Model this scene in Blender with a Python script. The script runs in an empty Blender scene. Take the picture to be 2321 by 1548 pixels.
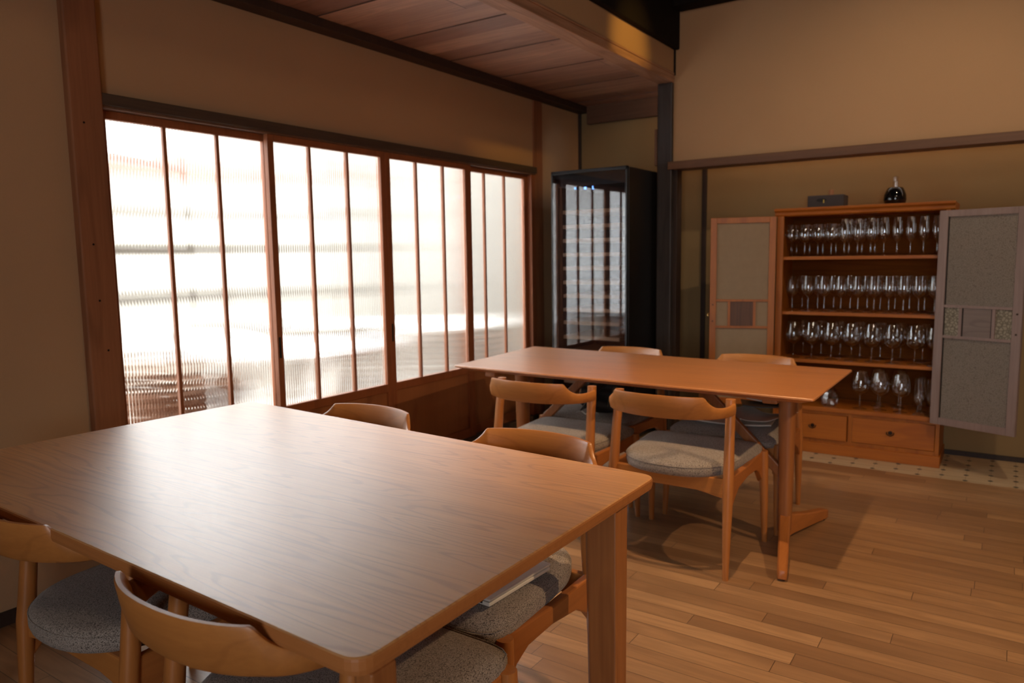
import bpy, bmesh, math, random
from mathutils import Vector, Matrix
random.seed(7)
C = bpy.context.scene.collection
SC = bpy.context.scene
PI = math.pi

# ------------------------------------------------------------------ camera
IMG_W = 2321.0
FPX = 1675.2
YAW, PIT, ROL = map(math.radians, (34.075, -6.516, -0.861))
CAM_H = 1.26
_f = Vector((-math.sin(YAW)*math.cos(PIT), math.cos(YAW)*math.cos(PIT), math.sin(PIT)))
_r = Vector((math.cos(YAW), math.sin(YAW), 0)); _u = _r.cross(_f)
_r2 = _r*math.cos(ROL)+_u*math.sin(ROL); _u2 = -_r*math.sin(ROL)+_u*math.cos(ROL)
cam_data = bpy.data.cameras.new('camera')
cam = bpy.data.objects.new('camera', cam_data); C.objects.link(cam)
M = Matrix((( _r2.x, _u2.x, -_f.x, 0), (_r2.y, _u2.y, -_f.y, 0), (_r2.z, _u2.z, -_f.z, CAM_H), (0, 0, 0, 1)))
cam.matrix_world = M
cam_data.sensor_width = 36.0
cam_data.lens = FPX/IMG_W*36.0
cam_data.clip_start = 0.05
cam_data.dof.use_dof = True
cam_data.dof.focus_distance = 1.75
cam_data.dof.aperture_fstop = 4.2
SC.camera = cam

# ------------------------------------------------------------------ world, exposure
SC.view_settings.view_transform = 'Standard'
SC.view_settings.look = 'None'
SC.view_settings.exposure = 0.3
SC.view_settings.gamma = 1.0
SC.view_settings.use_curve_mapping = False
w = bpy.data.worlds.new('sky'); SC.world = w; w.use_nodes = True
bg = w.node_tree.nodes['Background']
bg.inputs['Color'].default_value = (0.93, 0.96, 1.0, 1)
bg.inputs['Strength'].default_value = 8.0
cy = SC.cycles
cy.use_denoising = True
cy.max_bounces = 9; cy.diffuse_bounces = 5; cy.glossy_bounces = 4
cy.transmission_bounces = 8; cy.transparent_max_bounces = 24
cy.sample_clamp_indirect = 6.0
cy.caustics_reflective = False; cy.caustics_refractive = True

def area(name, loc, target, sx, sy, power, color, portal=False):
    d = bpy.data.lights.new(name, 'AREA'); d.shape = 'RECTANGLE'; d.size = sx; d.size_y = sy
    d.energy = power; d.color = color
    o = bpy.data.objects.new(name, d); C.objects.link(o); o.location = loc
    o.rotation_euler = (Vector(target)-Vector(loc)).to_track_quat('-Z', 'Y').to_euler()
    if portal: d.cycles.is_portal = True
    return o
def spot(name, loc, target, power, angle, blend, color, radius=0.03):
    d = bpy.data.lights.new(name, 'SPOT'); d.energy = power; d.spot_size = math.radians(angle)
    d.spot_blend = blend; d.color = color; d.shadow_soft_size = radius
    o = bpy.data.objects.new(name, d); C.objects.link(o); o.location = loc
    o.rotation_euler = (Vector(target)-Vector(loc)).to_track_quat('-Z', 'Y').to_euler()
    return o
WARM = (1.0, 0.66, 0.36)
sun_d = bpy.data.lights.new('sun', 'SUN'); sun_d.energy = 10.0; sun_d.angle = math.radians(2); sun_d.color = (1.0, 0.96, 0.9)
sun = bpy.data.objects.new('sun', sun_d); C.objects.link(sun)
sun.rotation_euler = Vector((-0.25, -0.55, -0.8)).to_track_quat('-Z', 'Y').to_euler()
# ceiling spotlights of the room (high ceiling on the right), then two added fill spots
spot('ceiling_or_fill_spot', (-0.95, 3.95, 2.80), (-1.93, 4.12, 2.49), 22, 36, 1.0, (1.0, 0.56, 0.10))
spot('ceiling_or_fill_spot', (1.7, 2.3, 2.8), (-0.3, 2.6, 0.0), 150, 80, 0.8, WARM)
spot('ceiling_or_fill_spot', (-0.8, 2.15, 3.2), (-1.0, 2.6, 0.0), 135, 64, 0.8, WARM)
spot('ceiling_or_fill_spot', (0.3, 3.2, 3.2), (-0.9, 5.0, 0.9), 55, 80, 0.9, (1.0, 0.74, 0.48))
spot('ceiling_or_fill_spot', (0.4, -0.6, 3.1), (-2.9, 2.2, 1.4), 22, 100, 0.9, (1.0, 0.74, 0.48), 0.15)  # added warm fill from behind the camera for the window wall
spot('ceiling_or_fill_spot', (1.2, 0.6, 3.1), (-0.8, 4.8, 1.8), 32, 80, 1.0, (1.0, 0.78, 0.55), 0.15)  # added soft fill towards the hanging wall, no known fixture

# ------------------------------------------------------------------ helpers
def tag(o, label=None, cat=None, group=None, kind=None):
    if label: o['label'] = label
    if cat: o['category'] = cat
    if group: o['group'] = group
    if kind: o['kind'] = kind
    return o
def obj(name, bm, mat=None, parent=None, smooth=None, bevel=0.0, segs=2):
    me = bpy.data.meshes.new(name)
    bmesh.ops.recalc_face_normals(bm, faces=bm.faces)
    bm.to_mesh(me); bm.free()
    o = bpy.data.objects.new(name, me); C.objects.link(o)
    if mat: me.materials.append(mat)
    if parent: o.parent = parent
    if smooth is not None:
        me.polygons.foreach_set('use_smooth', [True]*len(me.polygons))
        if smooth < 180:
            me.set_sharp_from_angle(angle=math.radians(smooth))
    if bevel:
        b = o.modifiers.new('bevel', 'BEVEL'); b.width = bevel; b.segments = segs; b.limit_method = 'ANGLE'
        b.harden_normals = False
    return o
def empty(name, loc=(0, 0, 0), rz=0.0):
    o = bpy.data.objects.new(name, None); C.objects.link(o); o.location = loc; o.rotation_euler = (0, 0, rz)
    o.empty_display_size = 0.05
    return o
def box(bm, x0, x1, y0, y1, z0, z1, mtx=None):
    vs = [bm.verts.new((x, y, z)) for x in (x0, x1) for y in (y0, y1) for z in (z0, z1)]
    for f in ((0, 1, 3, 2), (4, 6, 7, 5), (0, 4, 5, 1), (2, 3, 7, 6), (0, 2, 6, 4), (1, 5, 7, 3)):
        bm.faces.new([vs[i] for i in f])
    if mtx:
        for v in vs: v.co = mtx @ v.co
    return vs
def nb(*boxes):
    bm = bmesh.new()
    for b in boxes: box(bm, *b)
    return bm
def prism(bm, pts, axis, a, b):
    """extrude a 2-D outline along axis from a to b; pts are the other two coordinates in order"""
    def mk(p, t):
        if axis == 'x': return (t, p[0], p[1])
        if axis == 'y': return (p[0], t, p[1])
        return (p[0], p[1], t)
    A = [bm.verts.new(mk(p, a)) for p in pts]; B = [bm.verts.new(mk(p, b)) for p in pts]
    n = len(pts)
    bm.faces.new(A); bm.faces.new(B[::-1])
    for i in range(n): bm.faces.new((A[i], A[(i+1) % n], B[(i+1) % n], B[i]))
def lathe(bm, prof, cx=0, cy=0, seg=20, close_bot=False, close_top=False):
    rings = []
    for r, z in prof:
        if r < 1e-5: rings.append([bm.verts.new((cx, cy, z))])
        else: rings.append([bm.verts.new((cx+r*math.cos(2*PI*i/seg), cy+r*math.sin(2*PI*i/seg), z)) for i in range(seg)])
    for A, B in zip(rings, rings[1:]):
        if len(A) == 1 and len(B) == 1: continue
        for i in range(seg):
            j = (i+1) % seg
            if len(A) == 1: bm.faces.new((A[0], B[j], B[i]))
            elif len(B) == 1: bm.faces.new((A[i], A[j], B[0]))
            else: bm.faces.new((A[i], A[j], B[j], B[i]))
    if close_bot and len(rings[0]) > 1: bm.faces.new(rings[0][::-1])
    if close_top and len(rings[-1]) > 1: bm.faces.new(rings[-1])
def sweep(bm, pts, secs, cap=True):
    """pts: centres; secs: list of closed rings of absolute points"""
    rings = [[bm.verts.new(p) for p in s] for s in secs]
    n = len(rings[0])
    for A, B in zip(rings, rings[1:]):
        for i in range(n): bm.faces.new((A[i], A[(i+1) % n], B[(i+1) % n], B[i]))
    if cap: bm.faces.new(rings[0][::-1]); bm.faces.new(rings[-1])
def tube(bm, path, radii, seg=12, sq=2.6, yscale=1.0):
    """vertical-ish member: path points with superelliptic section in XY"""
    secs = []
    for (x, y, z), r in zip(path, radii):
        ring = []
        for i in range(seg):
            a = 2*PI*i/seg+PI/seg
            c, s = math.cos(a), math.sin(a)
            k = (abs(c)**sq+abs(s)**sq)**(-1/sq)
            ring.append((x+r*k*c, y+r*k*s*yscale, z))
        secs.append(ring)
    sweep(bm, None, secs)
def cord(bm, pts, r, seg=8):
    pts = [Vector(p) for p in pts]; secs = []
    for i, p in enumerate(pts):
        d = (pts[min(i+1, len(pts)-1)]-pts[max(i-1, 0)]).normalized()
        a = d.orthogonal().normalized() if i == 0 else (prev - d*prev.dot(d)).normalized()
        prev = a; b = d.cross(a)
        secs.append([p+a*r*math.cos(2*PI*k/seg)+b*r*math.sin(2*PI*k/seg) for k in range(seg)])
    sweep(bm, None, secs)
def copy_tree(o, parent=None):
    c = o.copy(); C.objects.link(c); c.parent = parent
    for ch in list(o.children): copy_tree(ch, c)
    return c

# ------------------------------------------------------------------ materials
def newmat(name):
    m = bpy.data.materials.new(name); m.use_nodes = True
    nt = m.node_tree; return m, nt, nt.nodes['Principled BSDF']
def N(nt, t, **kw):
    n = nt.nodes.new(t)
    for k, v in kw.items():
        if k in n.inputs.keys() if isinstance(k, str) else False: n.inputs[k].default_value = v
        else: setattr(n, k, v)
    return n
def coords(nt, scale=(1, 1, 1), rot=(0, 0, 0), loc=(0, 0, 0)):
    tc = nt.nodes.new('ShaderNodeTexCoord'); mp = nt.nodes.new('ShaderNodeMapping')
    mp.inputs['Scale'].default_value = scale; mp.inputs['Rotation'].default_value = rot; mp.inputs['Location'].default_value = loc
    nt.links.new(tc.outputs['Object'], mp.inputs['Vector']); return mp.outputs['Vector']
def noise(nt, vec, scale, detail=4, rough=0.55, dist=0.0):
    n = nt.nodes.new('ShaderNodeTexNoise'); n.inputs['Scale'].default_value = scale; n.inputs['Detail'].default_value = detail
    n.inputs['Roughness'].default_value = rough; n.inputs['Distortion'].default_value = dist
    nt.links.new(vec, n.inputs['Vector']); return n.outputs['Fac']
def ramp(nt, fac, stops):
    r = nt.nodes.new('ShaderNodeValToRGB'); e = r.color_ramp.elements
    while len(e) < len(stops): e.new(0.5)
    for el, (p, c) in zip(e, stops):
        el.position = p; el.color = (c[0], c[1], c[2], 1) if not isinstance(c, (int, float)) else (c, c, c, 1)
    nt.links.new(fac, r.inputs['Fac']); return r.outputs['Color']
def mth(nt, op, a, b=None):
    n = nt.nodes.new('ShaderNodeMath'); n.operation = op
    for i, v in enumerate((a, b)):
        if v is None: continue
        if isinstance(v, (int, float)): n.inputs[i].default_value = v
        else: nt.links.new(v, n.inputs[i])
    return n.outputs[0]
def mix(nt, fac, a, b, mode='MIX'):
    n = nt.nodes.new('ShaderNodeMix'); n.data_type = 'RGBA'; n.blend_type = mode
    for s, v in (('Factor', fac), ('A', a), ('B', b)):
        i = n.inputs[0] if s == 'Factor' else n.inputs[6 if s == 'A' else 7]
        if isinstance(v, (int, float)): i.default_value = v
        elif isinstance(v, tuple): i.default_value = (v[0], v[1], v[2], 1)
        else: nt.links.new(v, i)
    return n.outputs[2]
def bump(nt, p, h, strength, dist=0.002):
    b = nt.nodes.new('ShaderNodeBump'); b.inputs['Strength'].default_value = strength; b.inputs['Distance'].default_value = dist
    nt.links.new(h, b.inputs['Height']); nt.links.new(b.outputs['Normal'], p.inputs['Normal'])
def sRGB(r, g, b):
    f = lambda c: (c/255/12.92) if c/255 <= 0.04045 else ((c/255+0.055)/1.055)**2.4
    return (f(r), f(g), f(b))

def wood(name, light, dark, axis='x', rough=0.4, ring=0.5, rings=45, pore=0.35, knots=False, spec=0.5, bmp=0.15, across=3.2, coat=0.0):
    m, nt, p = newmat(name)
    al = 0.45
    sc = {'x': (al, across, across), 'y': (across, al, across), 'z': (across, across, al)}[axis]
    v = coords(nt, sc)
    n1 = noise(nt, v, 1.6, 2, 0.5, 0.15)
    rg = mth(nt, 'SINE', mth(nt, 'MULTIPLY', n1, rings*2))
    rg = mth(nt, 'MULTIPLY', mth(nt, 'ADD', rg, 1.0), 0.5)
    rgc = ramp(nt, rg, [(0.0, 0.0), (0.80, 0.10), (1.0, 1.0)])
    v2 = coords(nt, {'x': (2.2, 60, 60), 'y': (60, 2.2, 60), 'z': (60, 60, 2.2)}[axis])
    st = noise(nt, v2, 1.7, 3, 0.6)
    stc = ramp(nt, st, [(0.30, 0.0), (0.70, 1.0)])
    v3 = coords(nt, {'x': (0.5, 5, 5), 'y': (5, 0.5, 5), 'z': (5, 5, 0.5)}[axis], loc=(3, 5, 7))
    lo = noise(nt, v3, 1.0, 2)
    c = mix(nt, mth(nt, 'MULTIPLY', rgc, ring), light, dark)
    c = mix(nt, mth(nt, 'MULTIPLY', stc, pore), c, dark)
    c = mix(nt, mth(nt, 'MULTIPLY', ramp(nt, lo, [(0.35, 0.0), (0.7, 1.0)]), 0.35), c, dark)
    if knots:
        vo = nt.nodes.new('ShaderNodeTexVoronoi'); vo.inputs['Scale'].default_value = 2.3
        nt.links.new(coords(nt, {'x': (0.9, 2.0, 2.0), 'y': (2.0, 0.9, 2.0), 'z': (2, 2, 0.9)}[axis]), vo.inputs['Vector'])
        kn = ramp(nt, vo.outputs['Distance'], [(0.0, 1.0), (0.07, 0.0)])
        c = mix(nt, mth(nt, 'MULTIPLY', kn, 0.8), c, (dark[0]*0.3, dark[1]*0.25, dark[2]*0.25))
    nt.links.new(c, p.inputs['Base Color'])
    p.inputs['Roughness'].default_value = rough
    p.inputs['Specular IOR Level'].default_value = spec
    p.inputs['Coat Weight'].default_value = coat; p.inputs['Coat Roughness'].default_value = 0.38; p.inputs['Coat IOR'].default_value = 1.65
    h = mth(nt, 'ADD', mth(nt, 'MULTIPLY', stc, 0.7), mth(nt, 'MULTIPLY', rgc, 0.3))
    bump(nt, p, h, bmp, 0.0006)
    return m
def plain(name, col, rough=0.6, metal=0.0, spec=0.5):
    m, nt, p = newmat(name)
    v = coords(nt); n = noise(nt, v, 25, 3)
    c = mix(nt, n, (col[0]*0.9, col[1]*0.9, col[2]*0.9), (min(1, col[0]*1.1), min(1, col[1]*1.1), min(1, col[2]*1.1)))
    nt.links.new(c, p.inputs['Base Color'])
    p.inputs['Roughness'].default_value = rough; p.inputs['Metallic'].default_value = metal
    p.inputs['Specular IOR Level'].default_value = spec
    return m
def plaster(name, col):
    m, nt, p = newmat(name)
    v = coords(nt)
    a = noise(nt, v, 1.1, 3); b = noise(nt, v, 260, 4, 0.7)
    c = mix(nt, ramp(nt, a, [(0.3, 0.0), (0.7, 1.0)]), (col[0]*0.93, col[1]*0.92, col[2]*0.9), col)
    c = mix(nt, mth(nt, 'MULTIPLY', b, 0.35), c, (col[0]*0.7, col[1]*0.68, col[2]*0.66))
    nt.links.new(c, p.inputs['Base Color']); p.inputs['Roughness'].default_value = 0.95
    p.inputs['Specular IOR Level'].default_value = 0.15
    bump(nt, p, b, 0.25, 0.002)
    return m
def fabric(name, ca, cb):
    m, nt, p = newmat(name)
    v = coords(nt, (1, 1, 1), (0, 0, math.radians(8)))
    vo = nt.nodes.new('ShaderNodeTexVoronoi'); vo.inputs['Scale'].default_value = 400
    vm = nt.nodes.new('ShaderNodeMapping'); vm.inputs['Scale'].default_value = (1.0, 0.7, 1.0); nt.links.new(v, vm.inputs['Vector'])
    nt.links.new(vm.outputs['Vector'], vo.inputs['Vector'])
    h = mth(nt, 'SUBTRACT', 1.0, vo.outputs['Distance'])
    n = noise(nt, v, 520, 2, 0.6); n2 = noise(nt, v, 90, 3)
    t = ramp(nt, mth(nt, 'ADD', mth(nt, 'MULTIPLY', h, 0.35), mth(nt, 'MULTIPLY', n, 0.75)), [(0.36, 0.0), (0.62, 1.0)])
    c = mix(nt, t, ca, cb)
    c = mix(nt, mth(nt, 'MULTIPLY', n2, 0.25), c, ca)
    nt.links.new(c, p.inputs['Base Color']); p.inputs['Roughness'].default_value = 0.95
    p.inputs['Sheen Weight'].default_value = 0.15; p.inputs['Specular IOR Level'].default_value = 0.1
    bump(nt, p, mth(nt, 'ADD', h, n), 0.5, 0.0010)
    return m

mat_plaster = plaster('beige_plaster', sRGB(188, 152, 116))
mat_plaster_olive = plaster('olive_plaster', sRGB(160, 134, 96))
mat_oak = wood('oak_table', sRGB(228, 168, 104), sRGB(160, 98, 56), 'x', 0.46, 0.45, 64, 0.3, bmp=0.2, across=5.0, spec=0.7, coat=1.0)
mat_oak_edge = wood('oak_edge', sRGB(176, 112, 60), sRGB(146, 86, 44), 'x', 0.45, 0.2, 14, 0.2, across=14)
mat_oak_leg = wood('oak_leg', sRGB(170, 108, 58), sRGB(120, 68, 34), 'z', 0.45, 0.3, 30, 0.4)
mat_oak2 = wood('oak_far_table', sRGB(208, 134, 70), sRGB(160, 92, 44), 'x', 0.42, 0.35, 26, 0.25, across=5.0, spec=0.6, coat=1.0)
mat_chairx = wood('chair_backrest_wood', sRGB(190, 124, 62), sRGB(140, 82, 38), 'x', 0.38, 0.3, 30, 0.3)
mat_chairz = wood('chair_leg_wood', sRGB(182, 116, 58), sRGB(136, 78, 36), 'z', 0.4, 0.2, 20, 0.3)
mat_chairy = wood('chair_rail_wood', sRGB(178, 110, 54), sRGB(132, 74, 34), 'y', 0.4, 0.2, 20, 0.3)
mat_post = wood('cedar_post', sRGB(160, 104, 68), sRGB(112, 68, 42), 'z', 0.7, 0.35, 18, 0.4)
mat_lintel = wood('grey_brown_lintel', sRGB(84, 66, 52), sRGB(52, 40, 32), 'y', 0.65, 0.3, 18, 0.4)
mat_lintelx = wood('brown_beam', sRGB(118, 84, 62), sRGB(78, 54, 40), 'x', 0.65, 0.3, 18, 0.4)
mat_frame = wood('window_frame_cedar', sRGB(158, 92, 54), sRGB(112, 62, 34), 'z', 0.55, 0.25, 18, 0.35)
mat_panel = wood('burl_panel', sRGB(164, 106, 66), sRGB(108, 62, 36), 'z', 0.5, 0.55, 14, 0.25, across=1.4)
mat_ceil_x = wood('ceiling_boards', sRGB(214, 168, 138), sRGB(132, 94, 74), 'x', 0.45, 0.5, 26, 0.5, knots=True, spec=0.6)
mat_ceily = wood('ceiling_edge_wood', sRGB(196, 152, 122), sRGB(124, 88, 68), 'y', 0.5, 0.4, 20, 0.5, knots=True)
mat_dark = wood('smoked_post', sRGB(70, 62, 60), sRGB(34, 28, 26), 'z', 0.5, 0.4, 18, 0.5)
mat_black = plain('blackened_beam', sRGB(24, 17, 13), 0.8, spec=0.2)
mat_darktrim = wood('dark_trim', sRGB(62, 44, 34), sRGB(36, 24, 18), 'z', 0.6, 0.3, 18, 0.4)
mat_cab = wood('cabinet_wood', sRGB(182, 104, 26), sRGB(124, 58, 14), 'x', 0.45, 0.3, 18, 0.3)
mat_cabz = wood('cabinet_stile_wood', sRGB(178, 104, 28), sRGB(118, 56, 14), 'z', 0.45, 0.3, 18, 0.3)
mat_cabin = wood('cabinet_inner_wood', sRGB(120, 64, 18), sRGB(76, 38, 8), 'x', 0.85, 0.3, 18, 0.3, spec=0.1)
mat_doorgrey = wood('weathered_door_wood', sRGB(150, 128, 120), sRGB(112, 92, 84), 'z', 0.55, 0.25, 20, 0.35)
mat_paper = plain('plain_paper', sRGB(152, 132, 108), 0.9, spec=0.1)
mat_fab = fabric('grey_tweed', sRGB(70, 62, 58), sRGB(172, 160, 150))
mat_metal = plain('aged_metal', sRGB(60, 48, 40), 0.4, 0.9)
mat_fridge = plain('black_lacquer', (0.006, 0.006, 0.007), 0.35)
mat_silver = plain('silver_aluminium', sRGB(228, 224, 214), 0.4, 0.2)
mat_dark_or_shade = plain('dark_or_shade', sRGB(20, 17, 15), 0.7)  # near-black for small dark parts and the door's painted shade strips

def reeded_mat():
    m, nt, p = newmat('reeded_glass'); nt.nodes.remove(p)
    out = nt.nodes['Material Output']
    g = nt.nodes.new('ShaderNodeBsdfGlass'); g.inputs['IOR'].default_value = 1.45; g.inputs['Roughness'].default_value = 0.06
    g.inputs['Color'].default_value = (0.98, 0.99, 0.98, 1)
    t = nt.nodes.new('ShaderNodeBsdfTransparent')
    mx = nt.nodes.new('ShaderNodeMixShader'); mx.inputs[0].default_value = 0.22
    nt.links.new(g.outputs[0], mx.inputs[1]); nt.links.new(t.outputs[0], mx.inputs[2])
    nt.links.new(mx.outputs[0], out.inputs['Surface'])
    return m
def thin_glass(name, base=0.04, edge=0.85, tint=(1, 1, 1), rough=0.0, power=3.0):
    m, nt, p = newmat(name); nt.nodes.remove(p)
    out = nt.nodes['Material Output']
    lw = nt.nodes.new('ShaderNodeLayerWeight'); lw.inputs['Blend'].default_value = 0.5
    f = mth(nt, 'ADD', mth(nt, 'MULTIPLY', mth(nt, 'POWER', lw.outputs['Facing'], power), edge), base)
    t = nt.nodes.new('ShaderNodeBsdfTransparent'); t.inputs['Color'].default_value = (*tint, 1)
    g = nt.nodes.new('ShaderNodeBsdfGlossy'); g.inputs['Roughness'].default_value = rough
    mx = nt.nodes.new('ShaderNodeMixShader')
    nt.links.new(f, mx.inputs[0]); nt.links.new(t.outputs[0], mx.inputs[1]); nt.links.new(g.outputs[0], mx.inputs[2])
    nt.links.new(mx.outputs[0], out.inputs['Surface'])
    return m
mat_reed = reeded_mat()
mat_wine = thin_glass('wine_glass_crystal', 0.15, 0.85, (0.97, 0.97, 0.97), 0.03, 2.6)
mat_pane = thin_glass('tinted_door_glass', 0.12, 0.8, (0.75, 0.75, 0.78), 0.015)

def planks(name, L, L2, D, dark, W, H, joint_or_shade, rough, coat, blot, knot):
    m, nt, p = newmat(name)
    v = coords(nt)
    b = nt.nodes.new('ShaderNodeTexBrick'); b.offset = 0.0; b.offset_frequency = 2; b.squash = 1.0
    for k, val in (('Scale', 1.0), ('Mortar Size', joint_or_shade), ('Mortar Smooth', 0.1), ('Bias', 0.0), ('Brick Width', W), ('Row Height', H)):
        b.inputs[k].default_value = val
    b.inputs['Color1'].default_value = (0.0, 0, 0, 1); b.inputs['Color2'].default_value = (1, 1, 1, 1); b.inputs['Mortar'].default_value = (0.5, 0.5, 0.5, 1)
    sp = nt.nodes.new('ShaderNodeSeparateXYZ'); nt.links.new(v, sp.inputs[0])
    wn = nt.nodes.new('ShaderNodeTexWhiteNoise'); wn.noise_dimensions = '1D'
    nt.links.new(mth(nt, 'FLOOR', mth(nt, 'DIVIDE', sp.outputs[1], H)), wn.inputs['W'])
    cb_ = nt.nodes.new('ShaderNodeCombineXYZ'); nt.links.new(mth(nt, 'ADD', sp.outputs[0], mth(nt, 'MULTIPLY', wn.outputs['Value'], 5.0)), cb_.inputs[0])
    nt.links.new(sp.outputs[1], cb_.inputs[1]); v = cb_.outputs[0]
    nt.links.new(v, b.inputs['Vector'])
    # grain offset per board
    vm = nt.nodes.new('ShaderNodeVectorMath'); vm.operation = 'ADD'; nt.links.new(v, vm.inputs[0])
    sc = nt.nodes.new('ShaderNodeVectorMath'); sc.operation = 'SCALE'; sc.inputs['Scale'].default_value = 7.0; nt.links.new(b.outputs['Color'], sc.inputs[0])
    nt.links.new(sc.outputs[0], vm.inputs[1])
    mp = nt.nodes.new('ShaderNodeMapping'); mp.inputs['Scale'].default_value = (0.7, 7, 1); nt.links.new(vm.outputs[0], mp.inputs['Vector'])
    n1 = noise(nt, mp.outputs[0], 1.8, 3, 0.5, 0.3)
    rg = mth(nt, 'MULTIPLY', mth(nt, 'ADD', mth(nt, 'SINE', mth(nt, 'MULTIPLY', n1, 40)), 1), 0.5)
    mp2 = nt.nodes.new('ShaderNodeMapping'); mp2.inputs['Scale'].default_value = (2, 70, 1); nt.links.new(vm.outputs[0], mp2.inputs['Vector'])
    n2 = noise(nt, mp2.outputs[0], 1.5, 3, 0.6)
    c = mix(nt, b.outputs['Color'], L, L2)
    c = mix(nt, mth(nt, 'MULTIPLY', rg, 0.28), c, D)
    c = mix(nt, mth(nt, 'MULTIPLY', n2, 0.4), c, D)
    big = noise(nt, mp.outputs[0], 0.8, 2)
    c = mix(nt, mth(nt, 'MULTIPLY', ramp(nt, big, [(0.45, 0.0), (0.7, 1.0)]), blot), c, D)
    c = mix(nt, mth(nt, 'MULTIPLY', b.outputs['Fac'], 0.75), c, dark)
    vo = nt.nodes.new('ShaderNodeTexVoronoi'); vo.inputs['Scale'].default_value = 3.5; nt.links.new(v, vo.inputs['Vector'])
    c = mix(nt, ramp(nt, vo.outputs['Distance'], [(0.0, 1.0), (knot, 0.0)]), c, dark)
    nt.links.new(c, p.inputs['Base Color'])
    p.inputs['Roughness'].default_value = rough; p.inputs['Coat Weight'].default_value = coat; p.inputs['Coat Roughness'].default_value = 0.36; p.inputs['Coat IOR'].default_value = 1.6
    bump(nt, p, mth(nt, 'MULTIPLY', b.outputs['Fac'], -1.0), 0.4, 0.001)
    return m
def peg_mat():
    """pale end-grain blocks, staggered column by column, with a dark peg at each corner"""
    m, nt, p = newmat('pegged_blocks')
    S = 0.116
    v = coords(nt, (1/S, 1/S, 1), (0, 0, 0), (0.36, 0.28, 0))
    sep = nt.nodes.new('ShaderNodeSeparateXYZ'); nt.links.new(v, sep.inputs[0])
    col = mth(nt, 'FLOOR', sep.outputs[0]); odd = mth(nt, 'MODULO', mth(nt, 'ADD', col, 1000.0), 2.0)
    # dots sit on integer x; y staggered by half for odd columns (nearest integer column)
    xr = mth(nt, 'ROUND', sep.outputs[0]); dx = mth(nt, 'SUBTRACT', sep.outputs[0], xr)
    oddr = mth(nt, 'MODULO', mth(nt, 'ADD', xr, 1000.0), 2.0)
    ys = mth(nt, 'ADD', sep.outputs[1], mth(nt, 'MULTIPLY', oddr, 0.5)); dy = mth(nt, 'SUBTRACT', ys, mth(nt, 'ROUND', ys))
    d = mth(nt, 'SQRT', mth(nt, 'ADD', mth(nt, 'MULTIPLY', dx, dx), mth(nt, 'MULTIPLY', dy, dy)))
    dot = mth(nt, 'LESS_THAN', d, 0.11)
    yc = mth(nt, 'ADD', sep.outputs[1], mth(nt, 'MULTIPLY', odd, 0.5)); fy = mth(nt, 'ABSOLUTE', mth(nt, 'SUBTRACT', yc, mth(nt, 'ROUND', yc)))
    line = mth(nt, 'MAXIMUM', mth(nt, 'LESS_THAN', mth(nt, 'ABSOLUTE', dx), 0.012), mth(nt, 'LESS_THAN', fy, 0.02))
    n = noise(nt, coords(nt, (3, 40, 3)), 1.0, 3)
    c = mix(nt, n, sRGB(214, 190, 156), sRGB(170, 144, 112))
    c = mix(nt, mth(nt, 'MULTIPLY', line, 0.45), c, sRGB(110, 84, 60))
    c = mix(nt, dot, c, sRGB(52, 54, 54))
    nt.links.new(c, p.inputs['Base Color']); p.inputs['Roughness'].default_value = 0.5
    return m
def pattern_paper(name, base, line, scale, thr):
    m, nt, p = newmat(name)
    v = coords(nt)
    vo = nt.nodes.new('ShaderNodeTexVoronoi'); vo.feature = 'DISTANCE_TO_EDGE'; vo.inputs['Scale'].default_value = scale
    nt.links.new(v, vo.inputs['Vector'])
    c = mix(nt, ramp(nt, vo.outputs['Distance'], [(0.0, 1.0), (thr, 0.0)]), base, line)
    nt.links.new(c, p.inputs['Base Color']); p.inputs['Roughness'].default_value = 0.9
    return m
mat_floor = planks('oak_floor', sRGB(194, 150, 106), sRGB(152, 112, 76), sRGB(112, 80, 54), sRGB(46, 30, 22), 0.92, 0.075, 0.0013, 0.42, 0.7, 0.5, 0.025)
mat_ceil = planks('ceiling_boards', sRGB(222, 176, 150), sRGB(160, 116, 98), sRGB(112, 76, 62), sRGB(56, 36, 28), 7.0, 0.168, 0.003, 0.5, 0.35, 0.6, 0.05); mat_peg = peg_mat()
mat_chiyogami = pattern_paper('small_pattern_paper', sRGB(134, 124, 112), sRGB(100, 90, 80), 130, 0.14)
mat_chiyogami2 = pattern_paper('leaf_pattern_paper', sRGB(150, 142, 124), sRGB(98, 90, 76), 60, 0.2)

# ------------------------------------------------------------------ room shell
XL, YB, YU = -2.876, 5.24, 4.80        # window wall, back wall, plane of the hanging wall
struct_n = {'trim': 0}
def struct(name, bm, mat, bevel=0.0, parent=None):
    o = obj(name, bm, mat, parent, bevel=bevel)
    if not parent: o['kind'] = 'structure'
    return o
def trim(bm, mat, bevel=0.003):
    struct_n['trim'] += 1
    return struct('trim_%d' % struct_n['trim'], bm, mat, bevel)

struct('floor', nb((XL-0.12, 3.3, -2.6, 4.64, -0.08, 0.0)), mat_floor)
o = struct('floor', nb((XL-0.12, 3.3, 4.64, YB+0.02, -0.08, 0.0)), mat_peg); o.name = 'floor_border'
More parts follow.
